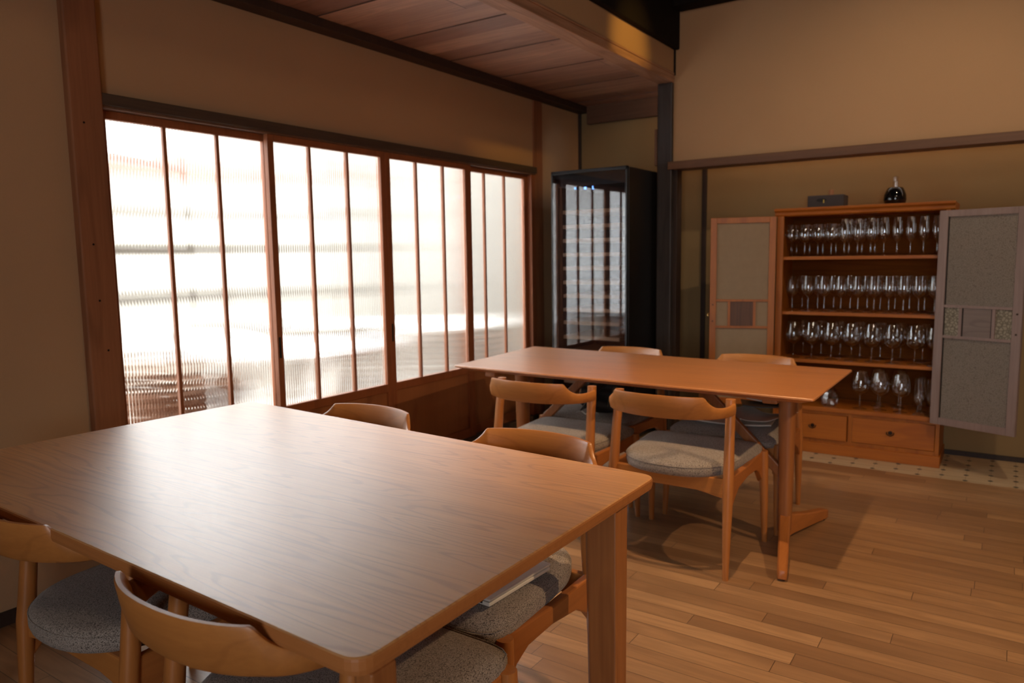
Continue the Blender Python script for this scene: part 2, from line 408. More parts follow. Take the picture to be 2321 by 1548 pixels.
# window wall: near solid part, band over the windows, part beyond
struct('wall_left', nb((XL-0.12, XL, -2.6, 1.46, 0, 3.3), (XL-0.12, XL, 1.46, 4.6, 1.87, 3.3), (XL-0.12, XL, 4.6, YB+0.12, 0, 3.3)), mat_plaster)
struct('wall_back', nb((XL-0.12, 3.3, YB, YB+0.12, 0, 2.6)), mat_plaster_olive)
struct('wall_upper', nb((-1.99, 3.3, YU+0.02, YU+0.12, 1.87, 3.3)), mat_plaster)
struct('wall_right', nb((3.2, 3.32, -2.6, YB+0.12, 0, 3.3)), mat_plaster)
struct('wall_front', nb((XL-0.12, 0.1, -2.72, -2.6, 0, 3.3), (1.5, 3.32, -2.72, -2.6, 0, 3.3), (0.1, 1.5, -2.72, -2.6, 2.0, 3.3), (0.1, 1.5, -2.72, -2.6, 0, 0.7)), mat_plaster)
struct('ceiling', nb((XL-0.12, 3.32, -2.72, YB+0.12, 3.3, 3.4)), mat_black)
# low boarded ceiling over the window side
bm = bmesh.new()
k = math.floor(-2.6/0.168)
while k*0.168 < YB:
    box(bm, XL, -2.02, max(k*0.168, -2.6)+0.002, min((k+1)*0.168-0.002, YB), 2.403+(k % 3)*0.002, 2.424); k += 1
box(bm, XL, -1.95, -2.6, YB, 2.424, 2.45)
o = struct('ceiling', bm, mat_ceil, 0.001); o.name = 'ceiling_boards'
trim(nb((-2.035, -1.925, -2.6, YU+0.02, 2.395, 2.44)), mat_ceily)                     # edge board of the low ceiling
trim(nb((-1.985, -1.92, -2.6, YU+0.02, 2.44, 2.455)), mat_ceily)
struct('wall_above_edge', nb((-1.99, -1.925, -2.6, YU+0.02, 2.455, 2.62)), mat_plaster)
trim(nb((-2.1, -1.89, -2.6, YU+0.02, 2.60, 3.3)), mat_black, 0.008)                  # smoke-black beam
trim(nb((-1.89, 3.3, YU-0.12, YU+0.02, 2.835, 3.3)), mat_black, 0.008)
trim(nb((XL, XL+0.09, -2.6, YB, 2.36, 2.405)), mat_darktrim)                         # ceiling trim, window wall
trim(nb((XL+0.09, -1.93, YB-0.05, YB, 2.27, 2.41)), mat_lintelx)                     # beam, back of the fridge corner
trim(nb((XL, XL+0.02, YB-0.02, YB, 0, 2.36)), mat_darktrim)                          # corner batten
trim(nb((-1.872, -1.84, YB-0.02, YB+0.01, 0, 1.9)), mat_darktrim)                    # thin post behind cabinet
trim(nb((-1.935, -1.918, YU-0.0, YU+0.03, 2.44, 2.60)), mat_black)
# dark post at the end of the hanging wall (with the pale splint on its edge)
bm = nb((-2.034, -1.930, YU-0.01, YU+0.10, 0, 2.395))
trim(bm, mat_dark, 0.006)
trim(nb((-2.048, -2.032, YU-0.02, YU+0.03, 1.86, 2.10)), mat_lintelx, 0.002)
trim(nb((-1.932, -1.905, YU+0.03, YU+0.12, 0, 1.83)), mat_darktrim, 0.003)
trim(nb((-1.955, 3.3, YU-0.02, YU+0.13, 1.826, 1.878)), mat_lintelx, 0.004)          # rail below hanging wall
# big post left of the windows
trim(nb((XL-0.06, XL+0.035, 1.385, 1.505, 0, 2.36)), mat_post, 0.006)
bm = bmesh.new()
for (y, z) in ((1.43, 1.772), (1.437, 1.12), (1.455, 0.93), (1.43, 1.33)):
    prism(bm, [(y+0.004*math.cos(a*PI/4), z+0.004*math.sin(a*PI/4)) for a in range(8)], 'x', XL+0.030, XL+0.0362)
trim(bm, mat_black, 0)
trim(nb((XL-0.02, XL+0.012, 4.55, 4.665, 0, 2.36)), mat_post, 0.003)                 # post right of the windows
# lintel with track
bm = nb((XL-0.08, XL+0.03, 1.50, 4.56, 1.848, 1.892))
trim(bm, mat_lintel, 0.003)
trim(nb((XL-0.08, XL+0.022, 1.50, 4.55, 1.838, 1.848)), mat_lintelx, 0.001)
trim(nb((XL-0.08, XL+0.03, 1.50, 4.55, 0.0, 0.105)), mat_lintel, 0.003)              # sill track
struct('baseboard_back', nb((-1.84, 3.2, YB-0.012, YB, 0, 0.03)), mat_darktrim)
struct('baseboard_left', nb((XL, XL+0.012, -2.6, 1.385, 0, 0.05)), mat_darktrim)

# sliding glazed doors -------------------------------------------------------
def reeded(bm, y0, y1, z0, z1, x):
    pitch = 0.0135; n = max(1, round((y1-y0)/pitch)); p = (y1-y0)/n; seg = 6
    A = []
    for i in range(n*seg+1):
        y = y0+p*i/seg; ph = (i % seg)/seg
        xo = x+0.0012+0.0022*abs(math.sin(PI*ph))
        A.append((y, xo))
    fr = [(bm.verts.new((xo, y, z0)), bm.verts.new((xo, y, z1))) for y, xo in A]
    bk = [(bm.verts.new((x-0.0015, y, z0)), bm.verts.new((x-0.0015, y, z1))) for y in (y0, y1)]
    for a, b in zip(fr, fr[1:]): bm.faces.new((a[0], b[0], b[1], a[1]))
    bm.faces.new((bk[0][0], bk[0][1], bk[1][1], bk[1][0]))
    bm.faces.new((fr[0][0], fr[0][1], bk[0][1], bk[0][0])); bm.faces.new((fr[-1][1], fr[-1][0], bk[1][0], bk[1][1]))
    bm.faces.new([f[0] for f in fr][::-1]+[bk[0][0], bk[1][0]][::1]); bm.faces.new([f[1] for f in fr]+[bk[1][1], bk[0][1]])
def window(n, ya, yb, muns, x, stl, stt, ztop=1.806, zbot=0.565):
    """one sliding panel between y = ya and yb; stl / stt: width of left and right stile"""
    root = empty('window_%d' % n, (0, 0, 0)); root['kind'] = 'structure'
    d = 0.014
    f = nb((x-d, x+d, ya, ya+stl, 0.105, 1.838), (x-d, x+d, yb-stt, yb, 0.105, 1.838),
           (x-d, x+d, ya+stl, yb-stt, ztop, 1.838), (x-d, x+d, ya+stl, yb-stt, zbot-0.045, zbot), (x-d, x+d, ya+stl, yb-stt, 0.105, 0.165))
    obj('frame', f, mat_frame, root, bevel=0.002)
    for my in muns:
        obj('muntin', nb((x-0.010, x+0.010, my-0.0075, my+0.0075, zbot, ztop)), mat_frame, root, bevel=0.002)
    edges = [ya+stl]+list(muns)+[yb-stt]
    g = bmesh.new()
    for a, b in zip(edges, edges[1:]): reeded(g, a+0.006, b-0.006, zbot+0.001, ztop-0.001, x-0.003)
    obj('glass', g, mat_reed, root, smooth=40)
    obj('lower_panel', nb((x-0.006, x+0.004, ya+stl, yb-stt, 0.165, zbot-0.045)), mat_panel, root)
    obj('finger_pull', nb((x+d-0.001, x+d+0.0015, ya+0.008, ya+0.020, 0.80, 0.90)), mat_dark_or_shade, root)
window(1, 1.507, 2.288, (1.775, 2.019), XL-0.030, 0.030, 0.034)
window(2, 2.251, 3.020, (2.501, 2.748), XL+0.004, 0.034, 0.036)
window(3, 3.022, 3.792, (3.280, 3.524), XL+0.004, 0.036, 0.062)
window(4, 3.760, 4.500, (3.99, 4.222), XL-0.030, 0.034, 0.045)
trim(nb((XL-0.05, XL+0.018, 4.500, 4.55, 0.105, 1.838)), mat_frame, 0.002)

# ------------------------------------------------------------------ terrace outside
mat_stone = plain('terrace_stone', sRGB(180, 176, 170), 0.8)
mat_white = plain('white_render', sRGB(168, 165, 158), 0.9)
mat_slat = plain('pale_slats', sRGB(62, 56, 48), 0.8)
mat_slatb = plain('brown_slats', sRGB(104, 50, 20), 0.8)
mat_ttop = plain('white_table_top', sRGB(240, 240, 238), 0.5)
mat_wick = plain('brown_wicker', sRGB(104, 70, 48), 0.8)
mat_cush = plain('green_cushion', sRGB(150, 170, 140), 0.9)
struct('ground_terrace', nb((-9.0, XL-0.12, -2.0, 12.0, -0.20, -0.06)), mat_stone)
struct('wall_terrace', nb((-5.75, -5.6, 4.9, 7.2, -0.06, 3.2)), mat_white)
struct('wall_terrace_end', nb((-5.6, -3.0, 7.2, 7.3, -0.06, 3.0)), plain('grey_boards', sRGB(150, 146, 140), 0.9))
sw = nb((-7.2, -7.0, -2.0, 12.0, -0.06, 2.7)); struct('wall_garden', sw, mat_white)
fen = empty('slatted_screen', (-5.3, 0, -0.06)); tag(fen, 'pale horizontal slatted screen beyond the ribbed glass, left half of the windows', 'screen')
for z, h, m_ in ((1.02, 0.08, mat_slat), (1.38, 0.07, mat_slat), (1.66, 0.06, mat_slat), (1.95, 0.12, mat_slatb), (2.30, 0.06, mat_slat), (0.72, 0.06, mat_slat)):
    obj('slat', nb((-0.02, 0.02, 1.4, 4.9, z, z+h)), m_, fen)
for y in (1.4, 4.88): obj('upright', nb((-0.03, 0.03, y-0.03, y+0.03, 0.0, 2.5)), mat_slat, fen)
def round_table(x, y, r, label):
    t = empty('round_table', (x, y, -0.06)); tag(t, label, 'table', 'round tables on the terrace')
    bm = bmesh.new(); lathe(bm, [(0, .735), (r-0.02, .735), (r, .745), (r, .76), (r-0.01, .765), (0, .765)], seg=48); obj('tabletop', bm, mat_ttop, t, smooth=40)
    bm = bmesh.new(); lathe(bm, [(0, 0), (.34, 0), (.34, .02), (.12, .2), (.10, .45), (.2, .735), (0, .735)], seg=32); obj('pedestal', bm, mat_wick, t, smooth=50)
round_table(-4.05, 3.2, 0.58, 'nearer round white table seen through the ribbed glass')
round_table(-4.62, 4.95, 0.60, 'farther round white table behind the ribbed glass')
def wicker_chair(x, y, rz, label):
    t = empty('wicker_chair', (x, y, -0.06), rz); tag(t, label, 'chair', 'wicker tub chairs on the terrace')
    bm = bmesh.new()
    for k in range(16):
        z0 = 0.02+k*0.045
        r = 0.27+0.06*math.sin(k/15*PI*0.6)
        lathe(bm, [(r, z0), (r+0.012, z0+0.018), (r, z0+0.036)], seg=28)
    obj('wicker_shell', bm, mat_wick, t, smooth=60)
    bm = bmesh.new(); lathe(bm, [(0, .36), (.26, .36), (.28, .40), (.26, .44), (0, .45)], seg=24); obj('seat_cushion', bm, mat_white, t, smooth=60)
wicker_chair(-3.42, 2.02, 0, 'wicker tub chair behind the leftmost ribbed pane')
wicker_chair(-3.95, 4.75, 0.4, 'wicker tub chair behind the third glazed door')
wicker_chair(-4.6, 2.35, 0.8, 'wicker tub chair beyond the nearer round table')

# ------------------------------------------------------------------ tables
def rounded_quad(corners, rad, seg=6):
    out = []
    n = len(corners)
    for i in range(n):
        p = Vector(corners[i]); a = (Vector(corners[i-1])-p).normalized(); b = (Vector(corners[(i+1) % n])-p).normalized()
        for k in range(seg+1):
            t = k/seg
            q = p+a*rad*(1-t)**2+b*rad*t**2
            out.append((q.x, q.y))
    return out
def flat_caps(o):
    for q in o.data.polygons:
        if abs(q.normal.z) > 0.97 and len(q.vertices) > 4: q.use_smooth = False
    # keep the rim from tilting the normals of the flat faces
    o.data.set_sharp_from_angle(angle=math.radians(12))
def slab(bm, rings):
    """rings: list of (outline, z) from bottom to top"""
    R = [[bm.verts.new((x, y, z)) for x, y in o_] for o_, z in rings]
    for A, B in zip(R, R[1:]):
        n = len(A)
        for i in range(n): bm.faces.new((A[i], A[(i+1) % n], B[(i+1) % n], B[i]))
    bm.faces.new(R[0][::-1]); bm.faces.new(R[-1])
def inset(c, d):
    cx = sum(p[0] for p in c)/4; cyy = sum(p[1] for p in c)/4
    return [(p[0]-math.copysign(d, p[0]-cx), p[1]-math.copysign(d, p[1]-cyy)) for p in c]

T1 = [(-0.70, 0.655), (-0.70, 1.665), (-2.425, 1.772), (-2.462, 0.700)]
ox, oy = -1.57, 1.17
T1l = [(x-ox, y-oy) for x, y in T1]
t1 = empty('dining_table', (ox, oy, 0)); tag(t1, 'near oak dining table with rounded corners and thick square legs, filling the foreground', 'table')
bm = bmesh.new()
slab(bm, [(rounded_quad(inset(T1l, 0.012), 0.035), 0.688), (rounded_quad(inset(T1l, 0.002), 0.04), 0.694), (rounded_quad(T1l, 0.042), 0.702),
          (rounded_quad(T1l, 0.042), 0.715), (rounded_quad(inset(T1l, 0.0015), 0.042), 0.7185), (rounded_quad(inset(T1l, 0.005), 0.04), 0.72)])
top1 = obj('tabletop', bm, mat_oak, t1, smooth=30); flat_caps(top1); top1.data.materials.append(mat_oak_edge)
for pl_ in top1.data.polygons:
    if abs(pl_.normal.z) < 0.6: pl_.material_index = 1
def t1leg(cx_, cy_, sx, sy):
    near = sy < 0
    # outline with origin at the inner corner of the visible faces; sx, sy mirror it
    pts = [(0, 0), (0, 0.068), (-0.035, 0.068), (-0.078, 0.040), (-0.092, 0.014), (-0.078, 0)]
    if near: pts = [(0, 0), (0, 0.050), (-0.034, 0.050), (-0.050, 0.036), (-0.052, 0.008), (-0.045, 0)]
    a = [(cx_+sx*x, cy_+sy*y) for x, y in pts]
    b = [(cx_+sx*(x*0.86), cy_+sy*(y*0.9)) for x, y in pts]
    bm = bmesh.new(); slab(bm, [(b, 0.0), (a, 0.689)])
    return bm
for cx_, cy_, sx, sy in ((-0.752-ox, 1.540-oy, 1, 1), (-0.705-ox, 0.735-oy, 1, -1), (-2.40-ox, 1.64-oy, -1, 1), (-2.40-ox, 0.78-oy, -1, -1)):
    obj('leg', t1leg(cx_, cy_, sx, sy), mat_oak_leg, t1, bevel=0.004)
obj('apron', nb((-0.70, 0.68, 0.34, 0.36, 0.635, 0.688)), mat_oak_leg, t1)
obj('apron', nb((-0.70, 0.68, -0.34, -0.32, 0.635, 0.688)), mat_oak_leg, t1)

T2 = [(-0.585, 2.855), (-0.590, 3.675), (-2.384, 3.765), (-2.322, 2.905)]
px_, py_ = -1.47, 3.30
T2l = [(x-px_, y-py_) for x, y in T2]
t2 = empty('dining_table', (px_, py_, 0)); tag(t2, 'far wooden dining table with knife-edge top on two T-shaped trestle legs', 'table')
bm = bmesh.new()
slab(bm, [(rounded_quad(inset(T2l, 0.055), 0.02), 0.690), (rounded_quad(T2l, 0.012), 0.712), (rounded_quad(T2l, 0.012), 0.718), (rounded_quad(inset(T2l, 0.002), 0.012), 0.72)])
flat_caps(obj('tabletop', bm, mat_oak2, t2, smooth=25))
def trestle(x, sg):
    tr = empty('trestle', (x, -0.04, 0)); tr.parent = t2
    bm = bmesh.new()
    tube(bm, [(0, 0, 0.05), (0, 0, 0.20), (0, 0, 0.45), (0, 0, 0.690)], [0.027, 0.028, 0.031, 0.035], 16, 4.0, 1.1)
    obj('post', bm, mat_oak_leg, tr, smooth=50)
    for ye, xe in ((-0.43, 0.098), (0.40, 0.090)):       # splayed feet, one each way
        bm = bmesh.new(); secs = []
        d = Vector((sg*xe, ye, 0)).normalized(); n_ = Vector((-d.y, d.x, 0))
        L = math.hypot(xe, ye)
        for t, z0, z1, hw_ in ((0.0, 0.030, 0.135, 0.024), (0.12, 0.030, 0.115, 0.023), (0.5, 0.020, 0.080, 0.021), (0.93, 0.008, 0.052, 0.019), (0.99, 0.008, 0.044, 0.017), (1.0, 0.012, 0.036, 0.013)):
            c = d*(L*t)
            secs.append([c+n_*hw_+Vector((0, 0, z0)), c+n_*hw_+Vector((0, 0, z1-.006)), c+n_*(hw_-.006)+Vector((0, 0, z1)), c-n_*(hw_-.006)+Vector((0, 0, z1)), c-n_*hw_+Vector((0, 0, z1-.006)), c-n_*hw_+Vector((0, 0, z0))])
        sweep(bm, None, secs)
        obj('foot', bm, mat_chairy, tr, smooth=40)
        g = d*(L-0.03); obj('glide', nb((g.x-0.012, g.x+0.012, g.y-0.012, g.y+0.012, 0, 0.010)), mat_dark_or_shade, tr)
    obj('top_bearer', nb((-0.03, 0.03, -0.30, 0.36, 0.665, 0.690)), mat_oak_leg, tr, bevel=0.006)
    return tr
trestle(-0.774-px_, 1); trestle(-2.14-px_, -1)
def brace(xa, za, xb, zb):
    bm = bmesh.new()
    d = Vector((xb-xa, 0, zb-za)).normalized(); n = Vector((-d.z, 0, d.x))*0.021
    pts = [Vector((xa, 0, za))+n, Vector((xb, 0, zb))+n, Vector((xb, 0, zb))-n, Vector((xa, 0, za))-n]
    prism(bm, [(p.x, p.z) for p in pts], 'y', -0.014, 0.014)
    o_ = obj('brace', bm, mat_oak_leg, t2, bevel=0.005); o_.location.y = -0.04
brace(-0.79-px_, 0.30, -1.19-px_, 0.69)
brace(-2.12-px_, 0.30, -1.72-px_, 0.69)

# ------------------------------------------------------------------ chairs
HOT = {}
def make_chair():
    root = empty('dining_chair', (0, 0, 0))
    zt = 0.702
    def leg_rear(s):
        bm = bmesh.new()
        tube(bm, [(s*.247, 0.0, 0.0), (s*.246, 0.008, .15), (s*.245, 0.022, .36), (s*.243, 0.030, .42), (s*.240, 0.045, .56), (s*.237, 0.060, .66), (s*.236, 0.064, zt)],
             [.0115, .0155, .0205, .0205, .0185, .019, .0185], 14, 2.4)
        return bm
    def leg_front(s):
        bm = bmesh.new()
        tube(bm, [(s*.266, 0.478, 0.0), (s*.262, 0.470, .2), (s*.258, 0.462, .36), (s*.257, 0.460, .412)], [.0115, .0165, .020, .0195], 14, 2.4)
        return bm
    for s in (-1, 1):
        obj('rear_leg', leg_rear(s), mat_chairz, root, smooth=60)
        obj('front_leg', leg_front(s), mat_chairz, root, smooth=60)
        bm = bmesh.new()
        prism(bm, [(.022, .402), (.24, .398), (.46, .412), (.462, .27), (.448, .285), (.41, .325), (.36, .348), (.25, .352), (.13, .338), (.07, .305), (.03, .262), (.02, .25)], 'x', s*.245-.012, s*.245+.012)
        obj('side_rail', bm, mat_chairy, root, bevel=0.005)
    bm = bmesh.new()
    prism(bm, [(-.235, .395), (.235, .395), (.235, .315), (.12, .335), (-.12, .335), (-.235, .315)], 'y', .018, .040)
    obj('rear_rail', bm, mat_chairx, root, bevel=0.004)
    bm = bmesh.new()
    prism(bm, [(-.25, .405), (.25, .405), (.25, .33), (.12, .35), (-.12, .35), (-.25, .33)], 'y', .455, .475)
    obj('front_rail', bm, mat_chairx, root, bevel=0.004)
    # seat: D-shaped cushion bowed at the back, squarer at the front
    bm = bmesh.new()
    nA = 88
    def outline(k):
        a = 2*PI*k/nA; c, s = math.cos(a), math.sin(a)
        if s < 0:   # rear half
            e = 2.35; r = (abs(c)**e+abs(s)**e)**(-1/e); return (0.232*c*r, 0.20+0.245*s*r)
        e = 9.0; r = (abs(c)**e+abs(s)**e)**(-1/e); return ((0.234+0.030*max(0, s*r))*c*r, 0.20+0.305*s*r)
    base = [outline(k) for k in range(nA)]
    cyy = 0.22
    layers = [(0.94, .392), (0.985, .396), (1.0, .408), (1.0, .424), (0.99, .434), (0.965, .4425), (0.90, .449), (0.75, .455), (0.5, .458), (0.25, .459)]
    rings = []
    for sc_, z in layers:
        ring = []
        for x, y in base:
            xx, yy2 = x*sc_, cyy+(y-cyy)*sc_
            dz = -0.012*max(0, (yy2-0.38)/0.12)**2 if z > .43 else (0.0)
            ring.append(bm.verts.new((xx, yy2, z+dz)))
        rings.append(ring)
    for A, B in zip(rings, rings[1:]):
        for i in range(nA): bm.faces.new((A[i], A[(i+1) % nA], B[(i+1) % nA], B[i]))
    bm.faces.new(rings[0][::-1]); bm.faces.new(rings[-1])
    seat = obj('seat_cushion', bm, mat_fab, root, smooth=80)
    bm = bmesh.new()   # piped seam round the edge
    ring = []
    for x, y in base: ring.append((x*0.995, cyy+(y-cyy)*0.995, .4325-0.004*max(0, (y-0.38)/0.12)**2))
    ring.append(ring[0]); cord(bm, ring, 0.0016, 6)
    obj('seam', bm, mat_fab, seat, smooth=60)
    # bent backrest
    bm = bmesh.new(); secs = []
    NN = 110
    for i in range(NN+1):
        th = math.radians(-86+172*i/NN)
        sn, cs = math.sin(th), math.cos(th)
        x = .250*math.copysign(abs(sn)**0.92, sn); y = .080-.205*(max(cs, 0)**0.80)
        # outward normal (towards -y at centre)
        nx, ny = math.sin(th)*1.0, -math.cos(th)*1.15
        l = math.hypot(nx, ny); nx /= l; ny /= l
        ax = abs(x)
        u = max(0.0, (ax-.176)/(.250-.176))   # 0..1 over the scooped part
        q = y+.13
        top = .731 - .003*(ax/.18)**2
        if ax > .176:
            # concave scoop, then level run to the arm tip
            t = min(1.0, u/0.80)
            top = .728-.046*(1-(1-t)**2.4)
        if ax > .245: pass
        fwd = max(0.0, min(1.0, (y+0.02)/.10))
        top += .012*fwd*fwd
        bot = .640 + .004*fwd
        endr = max(0.0, (fwd-.75)/.25)
        top -= .006*endr; bot += .008*endr
        hgt = top-bot
        lean = 0.26*(1-0.75*fwd)
        tht, thb = .0075, .0115
        ring = []
        prof = [(-thb*.6, 0.0), (-thb, .10), (-thb*.95, .5), (-tht, .92), (-tht*.5, 1.0), (tht*.5, 1.0), (tht, .92), (thb*.95, .5), (thb, .10), (thb*.6, 0.0)]
        for o_, v_ in prof:
            off = o_+lean*(v_-.5)*hgt
            ring.append((x+nx*off, y+ny*off, bot+v_*hgt))
        secs.append(ring)
    sweep(bm, None, secs)
    obj('backrest', bm, mat_chairx, root, smooth=50)
    return root
GN = 'dining chairs around the near oak table'; GF = 'dining chairs around the far table'
spots = [  # x, y, rz, label, group
    (-1.082, 0.724, 0.0, 'dining chair at the lower left foreground, its curved backrest closest to the camera', GN),
    (-1.80, 0.765, 0.0, 'dining chair cut off by the lower left corner, cushion in daylight', GN),
    (-1.158, 1.745, PI, 'dining chair under the right end of the near table with a laptop on its cushion', GN),
    (-1.885, 1.782, PI, 'dining chair beyond the near table toward the windows, only its back showing', GN),
    (-1.112, 2.733, 0.0, 'front dining chair at the right end of the far table, cushion half in shadow', GF),
    (-1.715, 2.733, 0.0, 'front dining chair at the left end of the far table, cushion pale in window light', GF),
    (-1.085, 3.79, PI, 'dining chair behind the far table holding loose papers, in front of the cabinet', GF),
    (-1.80, 3.79, PI, 'dining chair behind the far table holding a black bag, near the wine fridge', GF),
]
proto = make_chair()
chairs = []
for i, (x, y, rz, lab, g) in enumerate(spots):
    o = proto if i == 0 else copy_tree(proto)
    o.location = (x, y, 0); o.rotation_euler = (0, 0, rz); tag(o, lab, 'chair', g); chairs.append(o)

# laptop on the seat of the chair under the near table
lp = empty('laptop', (-0.955, 1.305, 0.4615), math.radians(-3)); tag(lp, 'closed slim silver laptop lying on a chair cushion under the near table', 'laptop')
obj('base', nb((-0.225, -0.001, 0.0, 0.250, 0, 0.010)), mat_silver, lp, bevel=0.003, segs=3)
obj('lid', nb((-0.225, 0.0, 0.0, 0.250, 0.0125, 0.019)), mat_silver, lp, bevel=0.002, segs=3)
bm = bmesh.new(); prism(bm, [(0.002+0.006*math.cos(a*PI/6), 0.010+0.006*math.sin(a*PI/6)) for a in range(12)], 'x', -0.20, -0.022)
obj('hinge', bm, mat_dark_or_shade, lp, smooth=40)

# black bag on the far left chair
bag = empty('camera_bag', (-1.695, 3.375, 0.460), 0.25); tag(bag, 'black soft bag with straps lying on the chair behind the far table', 'bag')
mat_bag = plain('black_nylon', sRGB(24, 22, 22), 0.6); mat_strap = plain('olive_strap', sRGB(92, 78, 58), 0.8); mat_cord = plain('pale_cord', sRGB(200, 190, 178), 0.7)
bm = bmesh.new(); bmesh.ops.create_icosphere(bm, subdivisions=4, radius=1.0)
for v in bm.verts:
    n_ = 1+0.08*math.sin(5*v.co.x+2)*math.cos(4*v.co.y+1)+0.05*math.sin(9*v.co.z+3*v.co.x)
    sgn = lambda t: math.copysign(abs(t)**0.7, t)
    v.co = Vector((sgn(v.co.x)*0.150*n_, sgn(v.co.y)*0.095*n_, 0.086+sgn(v.co.z)*0.084*n_))
    v.co.z = max(0.002, v.co.z)
obj('body', bm, mat_bag, bag, smooth=70)
def band(pts, w_, t_=0.003):
    bm = bmesh.new(); secs = []
    pts = [Vector(p) for p in pts]
    for i, p in enumerate(pts):
        d = (pts[min(i+1, len(pts)-1)]-pts[max(i-1, 0)]).normalized(); s_ = d.cross(Vector((0, 0, 1)))
        s_ = (s_ if s_.length > .1 else Vector((1, 0, 0))).normalized()*w_/2; n_ = s_.cross(d).normalized()*t_/2
        secs.append([p+s_+n_, p-s_+n_, p-s_-n_, p+s_-n_])
    sweep(bm, None, secs); return bm
obj('strap', band([(0.02, -0.09, 0.05), (0.04, -0.085, 0.12), (0.06, -0.05, 0.175), (0.05, 0.02, 0.185), (0.09, 0.06, 0.15), (0.12, 0.07, 0.08)], 0.04), mat_strap, bag)
obj('strap', band([(-0.12, -0.05, 0.10), (-0.05, -0.085, 0.155), (0.02, -0.06, 0.178), (0.10, -0.03, 0.165), (0.13, 0.0, 0.11)], 0.03), mat_strap, bag)
obj('flap', band([(-0.10, -0.095, 0.03), (-0.06, -0.10, 0.10), (-0.02, -0.075, 0.165), (0.0, 0.0, 0.175)], 0.10, 0.006), mat_bag, bag)
obj('zip_pull', nb((0.05, 0.10, -0.100, -0.094, 0.085, 0.093)), mat_cord, bag, bevel=0.002)
bm = bmesh.new(); cord(bm, [(-0.14+0.01*k, -0.09+0.02*math.sin(k*.8), 0.008+0.003*math.sin(k)) for k in range(12)], 0.003, 6); obj('drawstring', bm, mat_cord, bag, smooth=60)

# papers on the far right chair
def sheet(name, label, cat, loc, rz, w_, h_, th, mat, curl=0.0, tilt=0.0, group=None):
    bm = bmesh.new(); nx_ = 10
    top = [[bm.verts.new(((i/nx_-.5)*w_, (j/6-.5)*h_, th+curl*((i/nx_-.5)**2*4)+0.003*math.sin(i*1.3+j)*curl*20+tilt*(i/nx_)*w_)) for j in range(7)] for i in range(nx_+1)]
    bot = [[bm.verts.new((v.co.x, v.co.y, v.co.z-th)) for v in row] for row in top]
    for i in range(nx_):
        for j in range(6):
            bm.faces.new((top[i][j], top[i+1][j], top[i+1][j+1], top[i][j+1])); bm.faces.new((bot[i][j], bot[i][j+1], bot[i+1][j+1], bot[i+1][j]))
    for j in range(6):
        bm.faces.new((top[0][j], top[0][j+1], bot[0][j+1], bot[0][j])); bm.faces.new((top[nx_][j+1], top[nx_][j], bot[nx_][j], bot[nx_][j+1]))
    for i in range(nx_):
        bm.faces.new((top[i+1][0], top[i][0], bot[i][0], bot[i+1][0])); bm.faces.new((top[i][6], top[i+1][6], bot[i+1][6], bot[i][6]))
    o = obj(name, bm, mat, smooth=40); o.location = loc; o.rotation_euler = (0, 0, rz); tag(o, label, cat, group); return o
mat_sheet = plain('greyish_paper', sRGB(196, 184, 172), 0.8); mat_sheetw = plain('white_paper', sRGB(226, 218, 204), 0.8)
GP = 'papers on the chair behind the far table'
sheet('paper_sheet', 'wide grey paper at the bottom of the pile on the chair by the cabinet', 'paper', (-1.085, 3.52, 0.4625), 0.12, 0.38, 0.27, 0.006, mat_sheet, 0.01, group=GP)
sheet('paper_sheet', 'crumpled curling sheet on top of the pile on the chair by the cabinet', 'paper', (-0.95, 3.50, 0.486), -0.25, 0.26, 0.20, 0.003, mat_sheet, 0.03, group=GP)
sheet('folder', 'thin black folder sticking out of the papers on the chair', 'folder', (-0.96, 3.60, 0.530), 0.35, 0.22, 0.15, 0.004, plain('black_folder', sRGB(22, 22, 24), 0.5), 0.008)
sheet('paper_sheet', 'flat white card behind the curled papers at the right end of the chair', 'paper', (-0.955, 3.67, 0.545), 0.05, 0.20, 0.14, 0.004, mat_sheetw, 0.01, group=GP)

# ------------------------------------------------------------------ wine fridge
fx0, fx1, fy0, fy1, fz = -2.612, -2.052, 4.36, 4.97, 1.822
wf = empty('wine_fridge', ((fx0+fx1)/2, fy0, 0)); tag(wf, 'tall black wine fridge with mirror-like glass door in the corner by the windows', 'fridge')
w2 = (fx1-fx0)/2; dp = fy1-fy0
body = nb((-w2, -w2+0.035, 0.03, dp, 0.03, fz), (w2-0.035, w2, 0.03, dp, 0.03, fz), (-w2+0.035, w2-0.035, dp-0.03, dp, 0.03, fz),
          (-w2+0.035, w2-0.035, 0.03, dp-0.03, fz-0.10, fz), (-w2+0.035, w2-0.035, 0.03, dp-0.03, 0.03, 0.14))
obj('cabinet', body, mat_fridge, wf, bevel=0.003)
door = obj('door', nb((-w2, -w2+0.012, 0, 0.028, 0.06, fz+0.003), (w2-0.012, w2, 0, 0.028, 0.06, fz+0.003), (-w2, w2, 0, 0.028, fz-0.018, fz+0.003), (-w2, w2, 0, 0.028, 0.06, 0.09)), mat_fridge, wf, bevel=0.002)
obj('glass_pane', nb((-w2+0.012, w2-0.012, 0.002, 0.006, 0.09, fz-0.018)), mat_pane, door)
mat_shelf = plain('beech_shelf_front', sRGB(226, 184, 140), 0.5)
for zz in (1.555, 1.458, 1.364, 1.269, 1.177, 1.082, 0.989, 0.895, 0.807, 0.707, 0.60, 0.50, 0.40, 0.30):
    obj('shelf', nb((-w2+0.06, w2-0.075, 0.05, dp-0.10, zz-0.012, zz+0.012)), mat_shelf, wf, bevel=0.002)
m, nt, p = newmat('blue_display'); p.inputs['Emission Color'].default_value = (0.12, 0.3, 1, 1); p.inputs['Emission Strength'].default_value = 4.0; p.inputs['Base Color'].default_value = (0, 0, 0, 1)
